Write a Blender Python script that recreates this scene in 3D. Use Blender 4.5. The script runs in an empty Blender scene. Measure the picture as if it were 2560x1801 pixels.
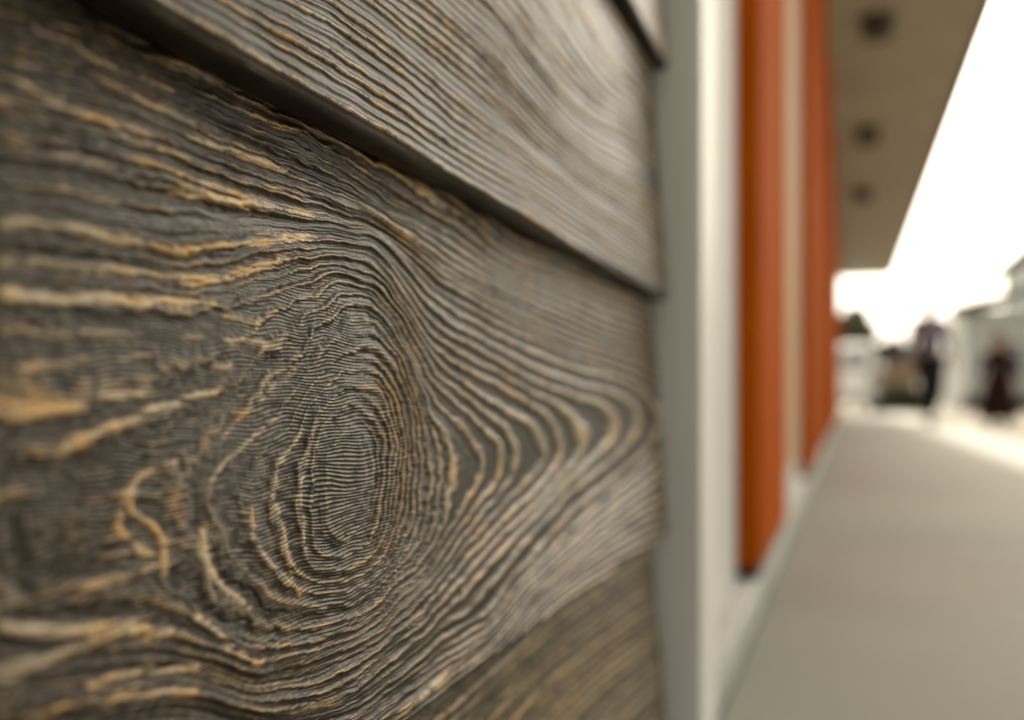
import bpy, bmesh, math, random
import numpy as np
from mathutils import Vector, Matrix
R = math.radians
C = bpy.context.scene
COL = C.collection
random.seed(7)

# ------------------------------------------------------------------ camera
# metres; x = away from the building, y = along the wall, z = up (0 = walkway)
EYE = 0.31
cam = bpy.data.cameras.new('camera'); camo = bpy.data.objects.new('camera', cam); COL.objects.link(camo)
camo.location = (0, 0, EYE)
camo.rotation_euler = (R(90), 0, R(18.55))
cam.lens = 35; cam.sensor_width = 36; cam.shift_y = 0.040
cam.clip_start = 0.01; cam.clip_end = 2000
cam.dof.use_dof = True; cam.dof.focus_distance = 0.213; cam.dof.aperture_fstop = 7.0
C.camera = camo

# ------------------------------------------------------------------ world, sun, exposure
SUN_EL, SUN_AZ = R(38), R(3)          # azimuth measured from +Y towards +X
w = bpy.data.worlds.new('World'); C.world = w; w.use_nodes = True
nt = w.node_tree; nt.nodes.clear()
sky = nt.nodes.new('ShaderNodeTexSky'); sky.sky_type = 'NISHITA'; sky.sun_disc = False
sky.sun_elevation = SUN_EL; sky.sun_rotation = SUN_AZ
sky.air_density = 1.0; sky.dust_density = 7.0; sky.ozone_density = 0.6
bg = nt.nodes.new('ShaderNodeBackground'); bg.inputs['Strength'].default_value = 0.14
wo = nt.nodes.new('ShaderNodeOutputWorld')
tn = nt.nodes.new('ShaderNodeMix'); tn.data_type = 'RGBA'; tn.blend_type = 'MULTIPLY'; tn.inputs[0].default_value = 1; tn.inputs[7].default_value = (1, .935, .80, 1)
hs = nt.nodes.new('ShaderNodeHueSaturation'); hs.inputs['Saturation'].default_value = .22
nt.links.new(sky.outputs[0], hs.inputs['Color']); nt.links.new(hs.outputs[0], tn.inputs[6]); nt.links.new(tn.outputs[2], bg.inputs[0]); nt.links.new(bg.outputs[0], wo.inputs[0])
sl = bpy.data.lights.new('sun', 'SUN'); sl.energy = 2.3; sl.angle = R(0.53); sl.color = (1, .93, .82)
so = bpy.data.objects.new('sun', sl); COL.objects.link(so)
sd = Vector((math.sin(SUN_AZ)*math.cos(SUN_EL), math.cos(SUN_AZ)*math.cos(SUN_EL), math.sin(SUN_EL)))
so.rotation_euler = sd.to_track_quat('Z', 'Y').to_euler(); so.location = (3, 8, 9)
C.view_settings.view_transform = 'Standard'; C.view_settings.look = 'None'
C.view_settings.gamma = 1; C.view_settings.use_curve_mapping = False
C.view_settings.exposure = 1.1
C.render.engine = 'CYCLES'
C.cycles.use_denoising = True
C.cycles.max_bounces = 8; C.cycles.diffuse_bounces = 5

# ------------------------------------------------------------------ materials
def mat(name, col, rough=.6, spec=.3, var=.12, scale=6., bump=0., bscale=60., col2=None, metallic=0., stretch=None):
    m = bpy.data.materials.new(name); m.use_nodes = True
    t = m.node_tree; b = t.nodes['Principled BSDF']
    b.inputs['Roughness'].default_value = rough; b.inputs['Specular IOR Level'].default_value = spec
    b.inputs['Metallic'].default_value = metallic
    tc = t.nodes.new('ShaderNodeTexCoord')
    n = t.nodes.new('ShaderNodeTexNoise'); n.inputs['Scale'].default_value = scale; n.inputs['Detail'].default_value = 6
    vec = tc.outputs['Object']
    if stretch:
        mp = t.nodes.new('ShaderNodeMapping'); mp.inputs['Scale'].default_value = stretch; t.links.new(vec, mp.inputs['Vector']); vec = mp.outputs['Vector']
    t.links.new(vec, n.inputs['Vector'])
    r = t.nodes.new('ShaderNodeValToRGB')
    c2 = col2 or tuple(c*(1-2*var) for c in col)
    r.color_ramp.elements[0].position = .3; r.color_ramp.elements[0].color = (*c2, 1)
    r.color_ramp.elements[1].position = .7; r.color_ramp.elements[1].color = (*tuple(min(.9, c*(1+var*.5)) for c in col), 1)
    t.links.new(n.outputs['Fac'], r.inputs['Fac']); t.links.new(r.outputs['Color'], b.inputs['Base Color'])
    if bump:
        n2 = t.nodes.new('ShaderNodeTexNoise'); n2.inputs['Scale'].default_value = bscale; n2.inputs['Detail'].default_value = 4
        t.links.new(vec, n2.inputs['Vector'])
        bp = t.nodes.new('ShaderNodeBump'); bp.inputs['Strength'].default_value = 1; bp.inputs['Distance'].default_value = bump
        t.links.new(n2.outputs['Fac'], bp.inputs['Height']); t.links.new(bp.outputs['Normal'], b.inputs['Normal'])
    return m

def wood_mat():
    """weathered dark stain: the attribute 'crest' says how far a spot stands on a raised ring, 'fibre' on a fine fibre"""
    m = bpy.data.materials.new('weathered_wood'); m.use_nodes = True
    t = m.node_tree; b = t.nodes['Principled BSDF']; L = t.links.new
    def N(k, **kw):
        n = t.nodes.new(k)
        for a, v in kw.items(): setattr(n, a, v)
        return n
    def math_(op, a, c=None, v=None):
        n = N('ShaderNodeMath', operation=op); L(a, n.inputs[0])
        if c is not None: L(c, n.inputs[1])
        elif v is not None: n.inputs[1].default_value = v
        return n.outputs[0]
    def mix(f, a, c):
        n = N('ShaderNodeMix', data_type='RGBA'); L(f, n.inputs[0])
        for k, s in ((6, a), (7, c)):
            if isinstance(s, tuple): n.inputs[k].default_value = (*s, 1)
            else: L(s, n.inputs[k])
        return n.outputs[2]
    def ramp(f, p0, p1):
        n = N('ShaderNodeMapRange'); n.interpolation_type = 'SMOOTHSTEP'; L(f, n.inputs[0])
        n.inputs[1].default_value = p0; n.inputs[2].default_value = p1; return n.outputs[0]
    cr = N('ShaderNodeAttribute', attribute_name='crest').outputs['Fac']
    fi = N('ShaderNodeAttribute', attribute_name='fibre').outputs['Fac']
    st = N('ShaderNodeAttribute', attribute_name='worn').outputs['Fac']
    fl = N('ShaderNodeAttribute', attribute_name='flow').outputs['Vector']
    tc = N('ShaderNodeTexCoord').outputs['Object']
    def noise(vec, s, d=4, r=.55):
        n = N('ShaderNodeTexNoise'); n.inputs['Scale'].default_value = s; n.inputs['Detail'].default_value = d
        n.inputs['Roughness'].default_value = r; L(vec, n.inputs['Vector']); return n.outputs['Fac']
    big = noise(tc, 28); mid = noise(tc, 160); grit = noise(tc, 1500, 3, .7); along = noise(fl, 1.0, 5, .6)
    base = mix(ramp(big, .35, .65), (.014, .0095, .0055), (.028, .021, .013))
    base = mix(math_('MULTIPLY', ramp(along, .42, .72), v=.5), base, (.062, .046, .030))
    base = mix(math_('MULTIPLY', ramp(fi, .45, .9), v=.78), base, (.30, .24, .155))
    # wear on the crests: grey-tan, gold where the stain has gone
    gold = mix(ramp(mid, .42, .62), (.58, .42, .235), (.64, .38, .13))
    tan = mix(ramp(math_('ADD', big, math_('MULTIPLY', along, v=.4)), .60, .80), (.52, .425, .285), gold)
    amt = math_('MULTIPLY', ramp(cr, .28, .68), ramp(math_('ADD', mid, grit), .72, 1.12))
    colr = mix(math_('MINIMUM', math_('ADD', math_('MULTIPLY', amt, v=.95), math_('MULTIPLY', math_('MULTIPLY', st, grit), v=1.5)), v=1.), base, tan)
    # black specks left in the pores
    colr = mix(math_('MULTIPLY', ramp(grit, .60, .72), v=.6), colr, (.018, .014, .010))
    L(colr, b.inputs['Base Color'])
    b.inputs['Roughness'].default_value = .38; b.inputs['Specular IOR Level'].default_value = .17
    hs = math_('ADD', math_('MULTIPLY', grit, v=.00006), math_('MULTIPLY', along, v=.00008))
    bp = N('ShaderNodeBump'); bp.inputs['Strength'].default_value = 1.; bp.inputs['Distance'].default_value = 1.
    L(hs, bp.inputs['Height']); L(bp.outputs['Normal'], b.inputs['Normal'])
    return m

def slab_variation(m, amount):
    t = m.node_tree; b = t.nodes['Principled BSDF']; src = b.inputs['Base Color'].links[0].from_socket
    oi = t.nodes.new('ShaderNodeObjectInfo'); mr = t.nodes.new('ShaderNodeMapRange'); mr.inputs[3].default_value = 1-amount; mr.inputs[4].default_value = 1+amount
    t.links.new(oi.outputs['Random'], mr.inputs[0]); h = t.nodes.new('ShaderNodeHueSaturation')
    t.links.new(mr.outputs[0], h.inputs['Value']); t.links.new(src, h.inputs['Color']); t.links.new(h.outputs[0], b.inputs['Base Color']); return m
M = dict(
    wood=wood_mat(),
    trim=mat('white_painted_timber', (.88, .86, .79), .5, .3, .12, 30, .0009, 170, stretch=(1, 1, .04)),
    wall=mat('white_render', (.74, .73, .69), .7, .2, .05, 4, .001, 120),
    orange=mat('orange_paint', (.46, .094, .004), .8, .015, .06, 5, .0004, 90),
    peach=mat('wall_orange_bounce', (.62, .44, .28), .7, .1, .05, 4, .001, 120),  # white wall tinted: bounce from the orange pilasters put into the colour
    black=mat('black_metal', (.018, .018, .018), .5, .4, .1),
    lamp=mat('dark_recess', (.08, .07, .058), .6, .3, .1),
    soffit=mat('soffit_board', (.37, .36, .30), .6, .3, .08, 2.5, .001, 40),
    fascia=mat('brown_fascia', (.30, .22, .14), .55, .3, .08, 3, .001, 40),
    sheath=mat('sheathing', (.05, .045, .04), .8, .1, .1),
    concrete=mat('pale_concrete', (.305, .30, .25), .75, .25, .09, 1.6, .0015, 80),
    kerb=mat('kerb_concrete', (.58, .57, .53), .7, .25, .07, 6, .001, 80),
    bed=mat('joint_bed', (.16, .15, .13), .9, .1, .1),
    paving=mat('plaza_paving', (.24, .208, .148), .85, .15, .12, .6, .002, 20),
    leaf=mat('leaf_green', (.13, .125, .06), .55, .3, .3, 1.2),
    leaf2=mat('leaf_dark', (.075, .072, .035), .55, .3, .3, 2.2),
    bark=mat('bark', (.14, .10, .07), .9, .1, .3, 12, .01, 30),
    house=mat('white_weatherboard', (.66, .68, .64), .7, .2, .04, 2),
    roofm=mat('grey_roof_shingle', (.07, .08, .075), .8, .2, .2, 6),
    glass=mat('window_glass', (.25, .28, .30), .12, .6, .05),
    fence=mat('brown_fence_timber', (.36, .25, .16), .8, .2, .2, 8),
    carw=mat('white_car_paint', (.66, .67, .64), .3, .5, .02),
    rubber=mat('tyre_rubber', (.02, .02, .02), .8, .2, .1),
    chrome=mat('grey_metal', (.35, .36, .37), .35, .5, .05, metallic=.6),
    skin=mat('skin', (.48, .30, .21), .55, .3, .05),
    hair=mat('fair_hair', (.30, .22, .13), .6, .3, .15, 60),
    hair2=mat('dark_hair', (.035, .022, .015), .6, .3, .15, 60),
    shirt=mat('lavender_shirt', (.27, .26, .33), .85, .1, .08, 12, .004, 30),
    trousers=mat('dark_trousers', (.025, .025, .028), .85, .1, .1, 12, .004, 30),
    dress=mat('dark_dress', (.040, .018, .015), .85, .1, .15, 12, .004, 30),
    shoe=mat('dark_shoe', (.03, .022, .016), .6, .3, .1),
)

slab_variation(M['concrete'], .06); slab_variation(M['kerb'], .05)
# ------------------------------------------------------------------ helpers
def link(name, me, parent=None, m=None, **props):
    o = bpy.data.objects.new(name, me); COL.objects.link(o)
    if parent: o.parent = parent
    if m and not me.materials: me.materials.append(m)
    for k, v in props.items(): o[k] = v
    return o
def empty(name, loc=(0, 0, 0), **props):
    o = bpy.data.objects.new(name, None); COL.objects.link(o); o.location = loc
    for k, v in props.items(): o[k] = v
    return o
def box(bm, x0, x1, y0, y1, z0, z1):
    vs = [bm.verts.new(p) for p in ((x0,y0,z0),(x1,y0,z0),(x1,y1,z0),(x0,y1,z0),(x0,y0,z1),(x1,y0,z1),(x1,y1,z1),(x0,y1,z1))]
    for f in ((0,3,2,1),(4,5,6,7),(0,1,5,4),(1,2,6,5),(2,3,7,6),(3,0,4,7)): bm.faces.new([vs[i] for i in f])
def done(bm, name, bevel=0, seg=2, smooth=False):
    bmesh.ops.recalc_face_normals(bm, faces=bm.faces)
    if bevel: bmesh.ops.bevel(bm, geom=list(bm.edges), offset=bevel, segments=seg, affect='EDGES', profile=.5)
    me = bpy.data.meshes.new(name); bm.to_mesh(me); bm.free()
    if smooth:
        for p in me.polygons: p.use_smooth = True
    return me
def boxes(name, bs, m, parent=None, bevel=0, **props):
    bm = bmesh.new()
    for b in bs: box(bm, *b)
    return link(name, done(bm, name, bevel), parent, m, **props)
def cyl(bm, c, r, h, axis='Z', seg=24, r2=None):
    rot = {'Z': Matrix.Identity(4), 'X': Matrix.Rotation(R(90), 4, 'Y'), 'Y': Matrix.Rotation(R(90), 4, 'X')}[axis]
    bmesh.ops.create_cone(bm, cap_ends=True, segments=seg, radius1=r, radius2=r if r2 is None else r2, depth=h, matrix=Matrix.Translation(c) @ rot)

# ------------------------------------------------------------------ noise in numpy
def perlin(x, y, seed=0):
    rng = np.random.RandomState(seed); P = rng.permutation(256); A = rng.rand(256)*2*np.pi
    xi = np.floor(x).astype(np.int64); yi = np.floor(y).astype(np.int64); fx = x-xi; fy = y-yi
    u = fx*fx*fx*(fx*(fx*6-15)+10); v = fy*fy*fy*(fy*(fy*6-15)+10)
    def g(ix, iy, dx, dy):
        a = A[P[(P[ix & 255]+iy) & 255]]; return np.cos(a)*dx+np.sin(a)*dy
    n0 = g(xi, yi, fx, fy)*(1-u)+g(xi+1, yi, fx-1, fy)*u
    n1 = g(xi, yi+1, fx, fy-1)*(1-u)+g(xi+1, yi+1, fx-1, fy-1)*u
    return (n0*(1-v)+n1*v)*1.5
def sstep(x, a, b):
    t = np.clip((x-a)/(b-a), 0, 1); return t*t*(3-2*t)

# ------------------------------------------------------------------ the grain of the three nearest boards
# (distance along the board, height above its lower edge, number of the growth ring), in metres, converted beforehand from crest lines traced in image pixels
GRAIN_UPPER = [(0.1231,0.0007,0), (0.1402,0.0007,0), (0.1614,0.0008,0), (0.1770,0.0005,0), (0.2187,0.0006,0), (0.2804,-0.0004,0), (0.3827,-0.0018,0), (0.5612,-0.0025,0), (0.1449,0.0091,4), (0.1566,0.0095,4), (0.1783,0.0103,4), (0.2017,0.0106,4), (0.2362,0.0101,4), (0.2678,0.0097,4), (0.3175,0.0112,4), (0.4154,0.0108,4), (0.1798,0.0215,8), (0.2034,0.0222,8), (0.2326,0.0221,8), (0.2699,0.0208,8), (0.3199,0.0217,8), (0.3893,0.0222,8), (0.4922,0.0219,8), (0.2003,0.0305,12), (0.2235,0.0308,12), (0.2518,0.0313,12), (0.2869,0.0307,12), (0.3316,0.0293,12), (0.3915,0.0304,12), (0.5193,0.0353,12), (0.2305,0.0421,16), (0.2540,0.0435,16), (0.2818,0.0440,16), (0.3060,0.0423,16), (0.3449,0.0407,16), (0.3945,0.0410,16), (0.5397,0.0512,16), (0.2625,0.0544,20), (0.2919,0.0554,20), (0.3088,0.0551,20), (0.3371,0.0528,20), (0.3706,0.0502,20), (0.4284,0.0543,20), (0.5556,0.0660,20), (0.2942,0.0667,23), (0.3203,0.0661,23), (0.3397,0.0636,23), (0.3744,0.0648,23), (0.4072,0.0660,23), (0.4700,0.0755,23), (0.5627,0.0844,23), (0.3336,0.0819,26), (0.3590,0.0798,26), (0.3858,0.0788,26), (0.4198,0.0787,26), (0.4528,0.0790,26), (0.4933,0.0861,26), (0.5678,0.0977,26), (0.3839,0.1012,29), (0.4099,0.0964,29), (0.4407,0.0953,29), (0.4767,0.0960,29), (0.5721,0.1089,29), (0.4501,0.1268,32), (0.4863,0.1259,32), (0.5288,0.1260,32), (0.5805,0.1307,32), (0.0974,-0.0002,2), (0.1095,0.0004,2), (0.0996,0.0319,20), (0.1251,0.0357,20), (0.1627,0.0413,20)]
GRAIN_KNOT = [(0.1937,0.0716,-5), (0.2052,0.0701,-5), (0.2093,0.0642,-5), (0.2056,0.0559,-5), (0.1986,0.0494,-5), (0.1896,0.0495,-5), (0.1861,0.0552,-5), (0.1874,0.0655,-5), (0.1979,0.0781,-4), (0.2073,0.0763,-4), (0.2142,0.0710,-4), (0.2138,0.0639,-4), (0.2108,0.0566,-4), (0.2074,0.0506,-4), (0.2017,0.0457,-4), (0.1869,0.0452,-4), (0.1801,0.0487,-4), (0.1791,0.0559,-4), (0.1823,0.0658,-4), (0.1874,0.0734,-4), (0.2032,0.0820,-3), (0.2145,0.0816,-3), (0.2188,0.0744,-3), (0.2217,0.0665,-3), (0.2198,0.0588,-3), (0.2160,0.0514,-3), (0.2090,0.0447,-3), (0.2012,0.0419,-3), (0.1866,0.0426,-3), (0.1769,0.0467,-3), (0.1768,0.0537,-3), (0.1764,0.0621,-3), (0.1797,0.0685,-3), (0.1845,0.0750,-3), (0.1937,0.0802,-3), (0.2062,0.0860,-2), (0.2198,0.0816,-2), (0.2256,0.0731,-2), (0.2262,0.0632,-2), (0.2227,0.0543,-2), (0.2174,0.0471,-2), (0.2085,0.0413,-2), (0.1917,0.0402,-2), (0.1783,0.0422,-2), (0.1729,0.0448,-2), (0.1695,0.0478,-2), (0.1686,0.0556,-2), (0.1658,0.0612,-2), (0.1691,0.0666,-2), (0.1770,0.0717,-2), (0.1860,0.0792,-2), (0.1953,0.0847,-2), (0.2081,0.0907,-1), (0.2232,0.0853,-1), (0.2306,0.0767,-1), (0.2319,0.0660,-1), (0.2297,0.0568,-1), (0.2246,0.0480,-1), (0.2151,0.0409,-1), (0.2006,0.0376,-1), (0.1860,0.0386,-1), (0.1753,0.0410,-1), (0.1734,0.0419,-1), (0.1642,0.0477,-1), (0.1582,0.0527,-1), (0.1572,0.0583,-1), (0.1586,0.0640,-1), (0.1659,0.0697,-1), (0.1756,0.0752,-1), (0.1853,0.0823,-1), (0.1946,0.0879,-1), (0.1992,0.0958,0), (0.2178,0.0954,0), (0.2312,0.0900,0), (0.2389,0.0806,0), (0.2415,0.0721,0), (0.2407,0.0624,0), (0.2383,0.0529,0), (0.2331,0.0452,0), (0.2233,0.0397,0), (0.2090,0.0356,0), (0.1910,0.0350,0), (0.1759,0.0379,0), (0.1686,0.0399,0), (0.1597,0.0443,0), (0.1538,0.0489,0), (0.1499,0.0538,0), (0.1468,0.0590,0), (0.1452,0.0638,0), (0.1482,0.0657,0), (0.1561,0.0696,0), (0.1646,0.0730,0), (0.1761,0.0797,0), (0.1847,0.0859,0), (0.1951,0.0917,0), (0.1998,0.1003,1), (0.2158,0.1000,1), (0.2249,0.0965,1), (0.2341,0.0894,1), (0.2391,0.0819,1), (0.2428,0.0747,1), (0.2523,0.0705,1), (0.2566,0.0649,1), (0.2572,0.0580,1), (0.2542,0.0513,1), (0.2487,0.0452,1), (0.2421,0.0414,1), (0.2319,0.0378,1), (0.1998,0.1003,1), (0.1840,0.0944,1), (0.1676,0.0846,1), (0.1536,0.0761,1), (0.1437,0.0687,1), (0.1389,0.0616,1), (0.1422,0.0530,1), (0.1437,0.0497,1), (0.1514,0.0430,1), (0.1621,0.0364,1), (0.1779,0.0316,1), (0.2015,0.0309,1), (0.2062,0.1035,2), (0.2188,0.1024,2), (0.2281,0.0985,2), (0.2346,0.0926,2), (0.2419,0.0839,2), (0.2484,0.0780,2), (0.2619,0.0737,2), (0.2705,0.0678,2), (0.2800,0.0638,2), (0.2815,0.0585,2), (0.2760,0.0537,2), (0.2650,0.0489,2), (0.2491,0.0425,2), (0.1025,0.0721,2), (0.1101,0.0717,2), (0.1170,0.0727,2), (0.1257,0.0756,2), (0.1353,0.0775,2), (0.1440,0.0795,2), (0.1528,0.0813,2), (0.1608,0.0844,2), (0.1697,0.0886,2), (0.1803,0.0932,2), (0.1922,0.0989,2), (0.1012,0.0537,2), (0.1170,0.0508,2), (0.1303,0.0477,2), (0.1422,0.0406,2), (0.1560,0.0341,2), (0.1778,0.0303,2), (0.2081,0.0301,2), (0.2344,0.0340,2), (0.2006,0.1060,3), (0.2193,0.1051,3), (0.2297,0.0993,3), (0.2377,0.0922,3), (0.2461,0.0846,3), (0.2593,0.0800,3), (0.2739,0.0750,3), (0.2856,0.0703,3), (0.2984,0.0660,3), (0.3013,0.0604,3), (0.2984,0.0543,3), (0.2882,0.0497,3), (0.2726,0.0467,3), (0.2641,0.0441,3), (0.2541,0.0405,3), (0.2412,0.0357,3), (0.2250,0.0321,3), (0.1028,0.0771,3), (0.1114,0.0773,3), (0.1193,0.0789,3), (0.1301,0.0796,3), (0.1427,0.0823,3), (0.1533,0.0866,3), (0.1625,0.0928,3), (0.1758,0.0983,3), (0.1009,0.0492,3), (0.1165,0.0455,3), (0.1309,0.0419,3), (0.1418,0.0370,3), (0.1557,0.0313,3), (0.1776,0.0286,3), (0.2078,0.0276,3), (0.1039,0.0928,4), (0.1169,0.0935,4), (0.1335,0.0946,4), (0.1503,0.0963,4), (0.1631,0.0984,4), (0.1739,0.1013,4), (0.1859,0.1033,4), (0.2056,0.1067,4), (0.2194,0.1064,4), (0.2328,0.1002,4), (0.2426,0.0931,4), (0.2497,0.0857,4), (0.2671,0.0815,4), (0.2845,0.0756,4), (0.2995,0.0711,4), (0.3063,0.0665,4), (0.3061,0.0585,4), (0.2954,0.0514,4), (0.2766,0.0463,4), (0.2556,0.0389,4), (0.2373,0.0325,4), (0.2132,0.1086,5), (0.2246,0.1038,5), (0.2355,0.0978,5), (0.2426,0.0931,5), (0.2535,0.0875,5), (0.2715,0.0837,5), (0.2832,0.0801,5), (0.3005,0.0762,5), (0.3202,0.0736,5), (0.3360,0.0690,5), (0.3466,0.0624,5), (0.3468,0.0570,5), (0.3320,0.0518,5), (0.3093,0.0478,5), (0.2940,0.0445,5), (0.2798,0.0408,5), (0.2628,0.0372,5), (0.2474,0.0328,5), (0.2304,0.0287,5), (0.2127,0.0256,5), (0.1005,0.0441,5), (0.1119,0.0412,5), (0.1254,0.0391,5), (0.1381,0.0357,5), (0.1553,0.0282,5), (0.1736,0.0247,5), (0.1962,0.0237,5), (0.2013,0.1111,6), (0.2173,0.1103,6), (0.2290,0.1042,6), (0.2387,0.0987,6), (0.2461,0.0946,6), (0.2612,0.0905,6), (0.2762,0.0874,6), (0.2976,0.0849,6), (0.3217,0.0803,6), (0.3465,0.0750,6), (0.3607,0.0674,6), (0.3653,0.0588,6), (0.3573,0.0537,6), (0.3311,0.0476,6), (0.3110,0.0436,6), (0.2906,0.0395,6), (0.2704,0.0355,6), (0.2523,0.0306,6), (0.2364,0.0269,6), (0.2208,0.0239,6), (0.1043,0.0975,6), (0.1154,0.0983,6), (0.1284,0.0988,6), (0.1460,0.0995,6), (0.1532,0.1005,6), (0.1630,0.1036,6), (0.1766,0.1073,6), (0.1899,0.1101,6), (0.2036,0.1121,6), (0.1003,0.0416,6), (0.1159,0.0383,6), (0.1336,0.0357,6), (0.1403,0.0337,6), (0.1551,0.0263,6), (0.1684,0.0235,6), (0.1918,0.0219,6), (0.2077,0.1143,7), (0.2204,0.1125,7), (0.2309,0.1070,7), (0.2407,0.1015,7), (0.2499,0.0968,7), (0.2655,0.0935,7), (0.2851,0.0900,7), (0.3074,0.0859,7), (0.3359,0.0813,7), (0.3633,0.0777,7), (0.3867,0.0717,7), (0.4003,0.0643,7), (0.4027,0.0580,7), (0.3854,0.0529,7), (0.3627,0.0486,7), (0.3358,0.0428,7), (0.3125,0.0385,7), (0.2873,0.0346,7), (0.2653,0.0299,7), (0.2462,0.0257,7), (0.2292,0.0215,7), (0.2144,0.1171,8), (0.2233,0.1141,8), (0.2313,0.1095,8), (0.2398,0.1053,8), (0.2521,0.0997,8), (0.2662,0.0971,8), (0.2901,0.0932,8), (0.3182,0.0886,8), (0.3518,0.0841,8), (0.3856,0.0816,8), (0.4258,0.0786,8), (0.4577,0.0728,8), (0.4660,0.0656,8), (0.4428,0.0572,8), (0.4053,0.0527,8), (0.3730,0.0479,8), (0.3415,0.0414,8), (0.3120,0.0362,8), (0.2866,0.0309,8), (0.2647,0.0265,8), (0.2439,0.0222,8), (0.1046,0.1022,8), (0.1158,0.1037,8), (0.1260,0.1033,8), (0.1410,0.1039,8), (0.1516,0.1063,8), (0.1635,0.1086,8), (0.1820,0.1122,8), (0.1981,0.1143,8), (0.1001,0.0385,8), (0.1157,0.0352,8), (0.1300,0.0325,8), (0.1471,0.0270,8), (0.1680,0.0193,8), (0.1909,0.0155,8), (0.2510,0.1037,9), (0.2667,0.1004,9), (0.2909,0.0971,9), (0.3244,0.0926,9), (0.3593,0.0884,9), (0.4020,0.0848,9), (0.4459,0.0832,9), (0.4987,0.0786,9), (0.5207,0.0695,9), (0.5048,0.0608,9), (0.4618,0.0529,9), (0.4077,0.0463,9), (0.3676,0.0407,9), (0.3338,0.0343,9), (0.3053,0.0290,9), (0.2807,0.0237,9), (0.2596,0.0198,9), (0.2500,0.1076,10), (0.2675,0.1044,10), (0.2917,0.1010,10), (0.3202,0.0979,10), (0.3545,0.0952,10), (0.4040,0.0921,10), (0.4682,0.0893,10), (0.5529,0.0814,10), (0.5581,0.0563,10), (0.5129,0.0476,10), (0.4477,0.0411,10), (0.3967,0.0369,10), (0.3583,0.0314,10), (0.3260,0.0260,10), (0.2985,0.0206,10), (0.2747,0.0153,10), (0.2543,0.1129,12), (0.2764,0.1103,12), (0.3069,0.1069,12), (0.3383,0.1042,12), (0.3833,0.1014,12), (0.4413,0.1000,12), (0.5175,0.0969,12), (0.5878,0.0919,12), (0.5591,0.0394,12), (0.4833,0.0335,12), (0.4295,0.0294,12), (0.3777,0.0242,12), (0.3362,0.0193,12), (0.3049,0.0155,12), (0.2804,0.0112,12), (0.2703,0.1198,16), (0.3139,0.1166,16), (0.3724,0.1143,16), (0.4544,0.1110,16), (0.5944,0.1084,16), (0.5579,0.0172,16), (0.4776,0.0171,16), (0.4028,0.0148,16), (0.3469,0.0122,16), (0.3113,0.0095,16), (0.3169,0.1312,21), (0.3601,0.1320,21), (0.4152,0.1330,21), (0.4882,0.1343,21), (0.5889,0.1355,21), (0.5495,-0.0039,20), (0.4454,0.0018,20), (0.3796,0.0036,20), (0.3384,0.0032,20), (0.1067,0.1315,20), (0.1192,0.1342,20), (0.1373,0.1355,20), (0.1586,0.1366,20), (0.1913,0.1376,20), (0.2370,0.1366,20), (0.2848,0.1331,20), (0.1062,0.1246,16), (0.1232,0.1267,16), (0.1446,0.1270,16), (0.1726,0.1274,16), (0.2020,0.1272,16), (0.2271,0.1244,16), (0.1055,0.1147,12), (0.1224,0.1170,12), (0.1437,0.1183,12), (0.1594,0.1176,12), (0.1853,0.1190,12), (0.2074,0.1200,12), (0.1051,0.1085,10), (0.1218,0.1101,10), (0.1372,0.1102,10), (0.1560,0.1120,10), (0.1886,0.1158,10), (0.2093,0.1171,10), (0.0997,0.0330,14), (0.1346,0.0227,14), (0.1750,0.0085,14), (0.2046,0.0062,14), (0.2447,0.0076,14)]
GRAIN_LOWER = [(0.2812,0.1198,0), (0.3498,0.1223,0), (0.4548,0.1208,0), (0.5836,0.1181,0), (0.3101,0.1111,3), (0.3770,0.1122,3), (0.4991,0.1065,3), (0.5914,0.1010,3), (0.3448,0.1006,6), (0.4078,0.0989,6), (0.4949,0.0939,6), (0.5850,0.0851,6), (0.4034,0.0829,10), (0.4647,0.0787,10), (0.5650,0.0703,10), (0.4595,0.0624,13), (0.5098,0.0572,13), (0.5645,0.0514,13)]
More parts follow.
